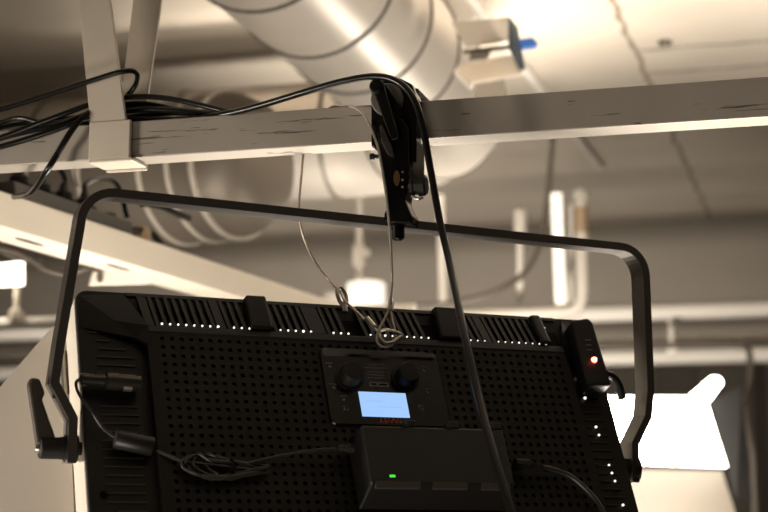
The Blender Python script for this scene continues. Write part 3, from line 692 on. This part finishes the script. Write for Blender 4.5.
def along(px):                                     # distance along the beam whose top edge appears at column px
    q = hit(px, 200, e0, pE); return (q - e0).dot(dE)
t0, t1 = along(18), along(137)
PS = thing('power_strip', 'black power strip lying on top of the cream beam', 'power strip', sp0 + dE * t0)
bm = B(); Ls = t1 - t0; hexa(bm, [pE * .024, dE * Ls + pE * .024, dE * Ls - pE * .024, -pE * .024], [p + V((0, 0, .024)) for p in (pE * .020, dE * Ls + pE * .020, dE * Ls - pE * .020, -pE * .020)]); obj('strip_body', bm, mat('strip_plastic', (.045, .04, .034), .5), PS, bevel=.003)
np_ = 5
for k in range(np_):
    bm = B(); c = dE * (Ls * (k + .7) / (np_ + .6)) + V((0, 0, .024)); lathe(bm, c, (0, 0, 1), [(0, .019), (.003, .019), (.003, .016), (.001, .016)], 20); obj('socket', bm, DEEP, PS)
ex_pl = [('black power plug at the left end of the strip', [(-.01, .05), (-.08, .08), (-.2, .06)]), ('power plug with a bright cord beside the strip middle', [(.03, .055), (.07, .075), (.10, .03)]),
         ('third power plug along the strip, its cord arching left', [(-.04, .06), (-.12, .065), (-.2, .04)]), ('fourth power plug along the strip, its cord arching right', [(.04, .055), (.10, .06), (.14, .01)])]
for k, (lb, arcp) in enumerate(ex_pl):
    c = dE * (Ls * (k + .7) / (np_ + .6)); base = PS.location + c + V((0, 0, .0255))
    t = thing('power_plug', lb, 'plug', base, 'plugs in the power strip')
    bm = B(); lathe(bm, (0, 0, 0), (0, 0, 1), [(0, .014), (.012, .014), (.018, .008), (.026, .006), (.026, 0)], 16); obj('plug_body', bm, BLK, t, smooth=True)
    bm = B(); tube(bm, [V((0, 0, .024)), V((0, 0, .038))] + [dE * a + V((0, 0, b)) for a, b in arcp], .0042, 8, 8); obj('plug_cord', bm, CABLE if k != 1 else mat('shiny_cord', (.30, .27, .23), .25, .3), t, smooth=True)
e = PS.location + dE * Ls + V((0, 0, .012))
cable('strip_lead', 'black lead curling from the right end of the power strip over the beam', [e - dE * .002, e + dE * .05 + V((0, 0, .008)), e + dE * .11 + V((0, 0, .010)), e + dE * .17 - V((0, 0, .02)), e + dE * .20 - V((0, 0, .03))], .0055)
cable('strip_lead', 'second black lead with a pale tip lying above the curled one', [at(140, 203, 2.7), at(160, 206, 2.72), at(178, 214, 2.74), at(190, 219, 2.75)], .006)
tg = e + dE * .08 - V((0, 0, .0)) - pE * .01; tg.z = e.z - .012 + .018
o = obj('junction_cap', lathe(B(), (0, 0, 0), (0, 0, 1), [(-.017, .020), (.004, .020), (.012, .014), (.016, .006), (.016, 0)], 16), mat('tan_plastic', (.45, .32, .20), .5), smooth=True); o.location = tg; tag(o, 'small tan cap on the beam under the curled lead', 'cap')

# bracket arm below the beam, hanging grey cord
BR = thing('bracket_arm', 'pale bracket with a round hole fixed under the cream beam', 'bracket', at(120, 278, 2.9)); q0 = BR.location
def bp(px, py, o=0): return at(px, py, 2.9 + o) - q0
bm = B(); prism(bm, [bp(92, 271), bp(150, 268), bp(152, 284), bp(88, 286)], ray(384, 256) * .05); obj('bracket_block', bm, CREAM, BR, bevel=.004)
bm = B(); lathe(bm, bp(100, 277, -.003), ray(100, 277), [(0, .008), (.004, .008)], 14); bmesh.ops.scale(bm, vec=(.8, .8, 1.4), space=M.Translation(-bp(100, 277, -.003)), verts=bm.verts[:]); obj('hole', bm, DARKP, BR)
bm = B(); hexa(bm, [bp(150, 268), bp(152, 284), bp(152, 284, .05), bp(150, 268, .05)], [bp(250, 300, .5), bp(250, 310, .5), bp(250, 310, .54), bp(250, 300, .54)]); obj('arm', bm, CREAM, BR, bevel=.004)
cable('hanging_cord', 'grey cord sagging below the cream beam at the left edge', [at(-30, 240, 2.8), at(20, 254, 2.8), at(45, 269, 2.8), at(65, 274, 2.8), at(85, 269, 2.8), at(105, 263, 2.85), at(140, 268, 2.9), at(158, 270, 2.93)], .0055, GREYCABLE)

# ------------------------------------------------------------------ white lamp at left edge
WL = thing('work_lamp', 'glowing white box lamp on a short post at the left edge', 'lamp', at(15, 325, 4.2)); w0 = WL.location
def wp(px, py, o=0): return at(px, py, 4.2 + o) - w0
bm = B(); prism(bm, [wp(-50, 251), wp(14, 254), wp(14, 286), wp(-50, 288)], ray(384, 256) * .12); obj('lamp_box', bm, LAMPW, WL, bevel=.004)
bm = B(); lathe(bm, wp(17, 288, .06), (0, 0, -1), [(0, .008), (.055, .008), (.06, .018), (.080, .022), (.088, .022)], 14); obj('post', bm, CREAM, WL, smooth=True)

# ------------------------------------------------------------------ far pipes and rods
def pipeX(name, label, px, py, d, r, m, x0=-5.0, x1=5.0):
    p = at(px, py, d); bm = B(); tube(bm, [V((x0 - p.x, 0, 0)), V((x1 - p.x, 0, 0))], r, 16, 1); o = obj(name, bm, m, smooth=True); o.location = p; return tag(o, label, 'pipe')
pipeX('white_pipe', 'long bright white pipe crossing behind the light, upper of the two', 700, 311, 6.4, .033, WHITE)
pipeX('white_pipe', 'wide white pipe low behind the yoke at the right, lower of the two', 700, 356, 6.9, .034, WHITE)
pipeX('thin_pipe', 'thin pale pipe between the two wide white pipes', 700, 341, 7.2, .018, PIPEG)
pipeX('beige_pipe', 'dull beige pipe at the left behind the yoke', 30, 323, 4.26, .016, PIPEG, -5.0, -1.0)
def rod(px, py0, py1, d, r, m, label, name='ceiling_rod', cat='pipe', fit=None, lean=0):
    a = at(px, py0, d); a.z = min(a.z, H - .001); b = at(px + lean, py1, d); t = thing(name, label, cat, b)
    bm = B(); tube(bm, [a - b, V((0, 0, 0))], r, 14, 1); obj('tube', bm, m, t, smooth=True); return t, a, b
R1, a, b = rod(520, 211, 302, 5.9, .0125, PIPEG, 'thin pale rod with a thicker cap, left of the bright tube')
bm = B(); lathe(bm, a - b, (0, 0, -1), [(-.01, .012), (0, .024), (.10, .024), (.11, .014)], 16); obj('cap', bm, PIPEG, R1, smooth=True)
R2, a, b = rod(556, 193, 304, 5.2, .019, TUBEW, 'glowing white tube hanging upright behind the yoke', 'glowing_tube', 'lamp', lean=5)  # upright white tube given a mild emission
rod(571, 205, 302, 6.1, .010, PIPEG, 'thin dim rod between the bright tube and the pipe with an orange collar')
EP = thing('elbow_pipe', 'pale pipe with an orange collar, bending at its foot to run left', 'pipe', at(583, 312, 5.7)); e0_ = EP.location
ptop = at(583, 188, 5.7) - e0_
bm = B(); q = at(583, 312, 5.7) - e0_
run = [ptop, V((0, 0, .075)), V((-.004, 0, .04)), V((-.02, 0, .012)), V((-.05, 0, .0)), at_y(430, 320, e0_.y) - e0_]
run[-1].z = 0; run[0].x = run[0].y = 0
tube(bm, run, .023, 14, 1); obj('bent_tube', bm, PIPEG, EP, smooth=True)
bm = B(); lathe(bm, V((0, 0, run[0].z - .06)), (0, 0, -1), [(0, .026), (.09, .026)], 16); tag(obj('collar', bm, BRASS, EP, smooth=True), 'orange collar near the top')
bm = B(); lathe(bm, V((0, 0, run[0].z)), (0, 0, -1), [(-.01, .012), (0, .03), (.03, .03), (.035, .023)], 16); obj('end_cap', bm, PIPEG, EP, smooth=True)
rod(440, 195, 306, 5.0, .014, PIPEG, 'pale rod just right of the clamp, behind the black cable', lean=3)
# pendant with white can
PD = thing('pendant_lamp', 'white drum lamp hanging from a pale rod behind the safety wires', 'lamp', at(365, 314, 5.3)); p0_ = PD.location
def pp(px, py): return at(px, py, 5.3) - p0_
bm = B(); lathe(bm, pp(366, 284), (0, 0, -1), [(-.012, .02), (-.006, .056), (0, .064), (.11, .066), (.115, .056), (.115, 0)], 24); tag(obj('drum', bm, mat('drum_glow', (.9, .88, .8), .5, emit=(1, .92, .8), estr=.8), PD, smooth=True), 'white glowing drum')
bm = B(); t_ = pp(359, 60); t_.z = min(t_.z, H - p0_.z); b_ = pp(359, 283); t_.x, t_.y = b_.x, b_.y; tube(bm, [t_, b_], .0125, 12, 1); box(bm, b_ + V((.012, 0, .10)), (.05, .02, .02)); box(bm, b_ + V((0, 0, .09)), (.034, .034, .07)); obj('drop_rod', bm, PIPEG, PD, smooth=True)
bm = B(); lathe(bm, pp(336, 292), (0, 0, -1), [(0, .03), (.01, .045), (.04, .045)], 18); obj('side_drum', bm, WHITE, PD, smooth=True)
# black cord hanging from the ceiling in a curve
ch = at_z(554, 128, H)
cable('hanging_cord', 'dark cord dropping from the ceiling and swinging left behind the yoke', [ch, at(551, 160, 5.2), at(547, 205, 5.0), at(540, 245, 4.9), at(525, 272, 4.85), at(500, 289, 4.8), at(470, 299, 4.8), at(436, 305, 4.8), at(400, 306, 4.8)], .009, mat('dark_grey_cord', (.10, .085, .07), .4))
# hook and bent tube, right
HK = thing('pipe_hook', 'small hook hanging from the white pipe right of the yoke', 'hook', at(671, 318.5, 6.4)); h0 = HK.location
bm = B(); tube(bm, [V((0, 0, .0)), V((0, 0, -.11))], .011, 10, 1); box(bm, (0, 0, -.13), (.04, .02, .06)); obj('hook_stem', bm, PIPEG, HK)
bm = B(); lathe(bm, at(674, 324, 6.37) - h0, ray(674, 324), [(-.01, .016), (.015, .016)], 14); obj('hook_bolt', bm, DARKP, HK)
cable('bent_tube', 'pale bent tube arching over the far light and down at its right', [at(600, 347, 5.9), at(690, 345, 5.8), at(736, 345, 5.75), at(747, 348, 5.74), at(750, 358, 5.74), at(750, 385, 5.7), at(745, 405, 5.6), at(747, 425, 5.55), at(752, 450, 5.5), at(754, 480, 5.5), V((at(754, 480, 5.5).x, at(754, 480, 5.5).y, .9)), V((at(754, 480, 5.5).x, at(754, 480, 5.5).y, .0))], .012, GREYCABLE, 'tube', n=5)
# dark curtain under the pipes
cw = at(700, 366, 7.2); bm = B(); prof = []
NX = 160; x0, x1 = -4.8, 4.8
top = []; bot = []
for k in range(NX + 1):
    x = x0 + (x1 - x0) * k / NX; y = .04 * math.sin(k * 1.1) + .015 * math.sin(k * 2.7)
    top.append((x, y)); 
vt = [bm.verts.new((x, y, cw.z)) for x, y in top]; vb = [bm.verts.new((x, y, .02)) for x, y in top]
vt2 = [bm.verts.new((x, y + .01, cw.z)) for x, y in top]; vb2 = [bm.verts.new((x, y + .01, .02)) for x, y in top]
for k in range(NX):
    bm.faces.new((vt[k], vt[k + 1], vb[k + 1], vb[k])); bm.faces.new((vt2[k + 1], vt2[k], vb2[k], vb2[k + 1])); bm.faces.new((vt[k + 1], vt[k], vt2[k], vt2[k + 1])); bm.faces.new((vb[k], vb[k + 1], vb2[k + 1], vb2[k]))
o = obj('backdrop_curtain', bm, CURTAIN, smooth=True); o.location = (0, cw.y, 0); tag(o, 'dark backdrop curtain behind the glowing far light', 'curtain')

# ------------------------------------------------------------------ the far light, facing us
FL = thing('far_led_light', 'glowing studio light with open barn doors behind the right end of the yoke', 'studio light', at(655, 430, 4.6)); f0 = FL.location
fz0 = 4.6
def fp(px, py, o=0): return at(px, py, fz0 + o) - f0
FW = ray(655, 430).normalized()
bm = B(); prism(bm, [fp(586, 397), fp(705, 397), fp(727, 467), fp(610, 463)], FW * .004); obj('glowing_face', bm, FARDIFF, FL)
bm = B(); prism(bm, [fp(582, 393, .02), fp(709, 393, .02), fp(732, 471, .02), fp(606, 467, .02)], FW * .10); obj('housing', bm, BLK, FL, bevel=.01)
bm = B(); prism(bm, [fp(628, 469), fp(722, 471), fp(741, 530, -.12), fp(600, 530, -.12)], FW * .004); tag(obj('barn_door_leaf', bm, mat('pale_leaf', (.34, .305, .26), .6), FL), 'pale lower barn door leaf')
bm = B(); prism(bm, [fp(690, 395), fp(711, 377, -.04), fp(719, 377, -.04), fp(723, 383, -.04), fp(707, 404)], FW * .004); obj('barn_door_leaf', bm, FARDIFF, FL)  # leaf corner made emissive to stand in for its overexposed glare
bm = B(); prism(bm, [fp(710, 402), fp(742, 385, -.05), fp(752, 500, -.05), fp(736, 500, -.05), fp(730, 470)], FW * .004); tag(obj('barn_door_leaf', bm, mat('dark_leaf', (.008, .007, .006), .6), FL), 'dark right barn door leaf')
bm = B(); tube(bm, [fp(655, 470, .1), V((fp(655, 470, .1).x, fp(655, 470, .1).y, -f0.z + .02))], .018, 12, 1); P = V((fp(655, 470, .1).x, fp(655, 470, .1).y, -f0.z + .02))
obj('stand_pole', bm, KNOB, FL)
for k in range(3):
    bm = B(); a = 2 * PI * k / 3 + .4; tube(bm, [P + V((0, 0, .6)), P + V((.45 * math.cos(a), .45 * math.sin(a), 0))], .012, 8, 1); obj('stand_leg', bm, KNOB, FL)

# ------------------------------------------------------------------ studio lights out of frame, unseen fill lights added, and world
def area(name, loc, target, size, power, col=WARM, spread=180):
    l = bpy.data.lights.new(name, 'AREA'); l.shape = 'RECTANGLE'; l.size, l.size_y = size; l.energy = power; l.color = col; l.spread = math.radians(spread)
    o = bpy.data.objects.new(name, l); C.objects.link(o); o.location = loc
    o.rotation_euler = (V(target) - V(loc)).to_track_quat('-Z', 'Y').to_euler(); return o
area('studio_light_rail', (-.35, 2.4, 1.1), (-.4, 1.7, 2.1), (1.3, .4), 12, spread=70)
area('studio_light_ceiling', (.45, 3.1, .8), (.0, 3.5, 3), (.6, .5), 42, spread=80)
area('far_fill_light', (-1.9, 4.1, 1.3), (-1.9, 6.2, 1.95), (3.0, .3), 33, spread=85)  # unseen light added to brighten the far pipes and wall
area('duct_fill_light', (-.9, 4.0, 1.1), (-1.15, 4.3, 2.6), (.5, .4), 9, spread=50)  # added out of view to brighten the duct's lower run
area('studio_light_left', (-2.3, .5, 1.25), (-.85, 1.6, 1.55), (.5, .4), 5.5, spread=50)
area('beam_fill_light', (-.9, 1.9, 1.05), (-1.0, 2.6, 2.0), (.6, .3), 6, spread=70)  # no visible source, put in to brighten the cream beam
area('low_fill_light', (-.7, .3, .4), (-.55, 1.6, 1.9), (.8, .6), 2.5, spread=70)  # weak unseen fill added from below for rail and adapter undersides
w = bpy.data.worlds.new('world'); sc.world = w; w.use_nodes = True
w.node_tree.nodes['Background'].inputs['Color'].default_value = (1, .86, .7, 1); w.node_tree.nodes['Background'].inputs['Strength'].default_value = .3

vs = sc.view_settings
vs.view_transform = 'Standard'; vs.look = 'None'; vs.exposure = 0; vs.gamma = 1; vs.use_curve_mapping = False
sc.cycles.use_denoising = True
sc.cycles.max_bounces = 8
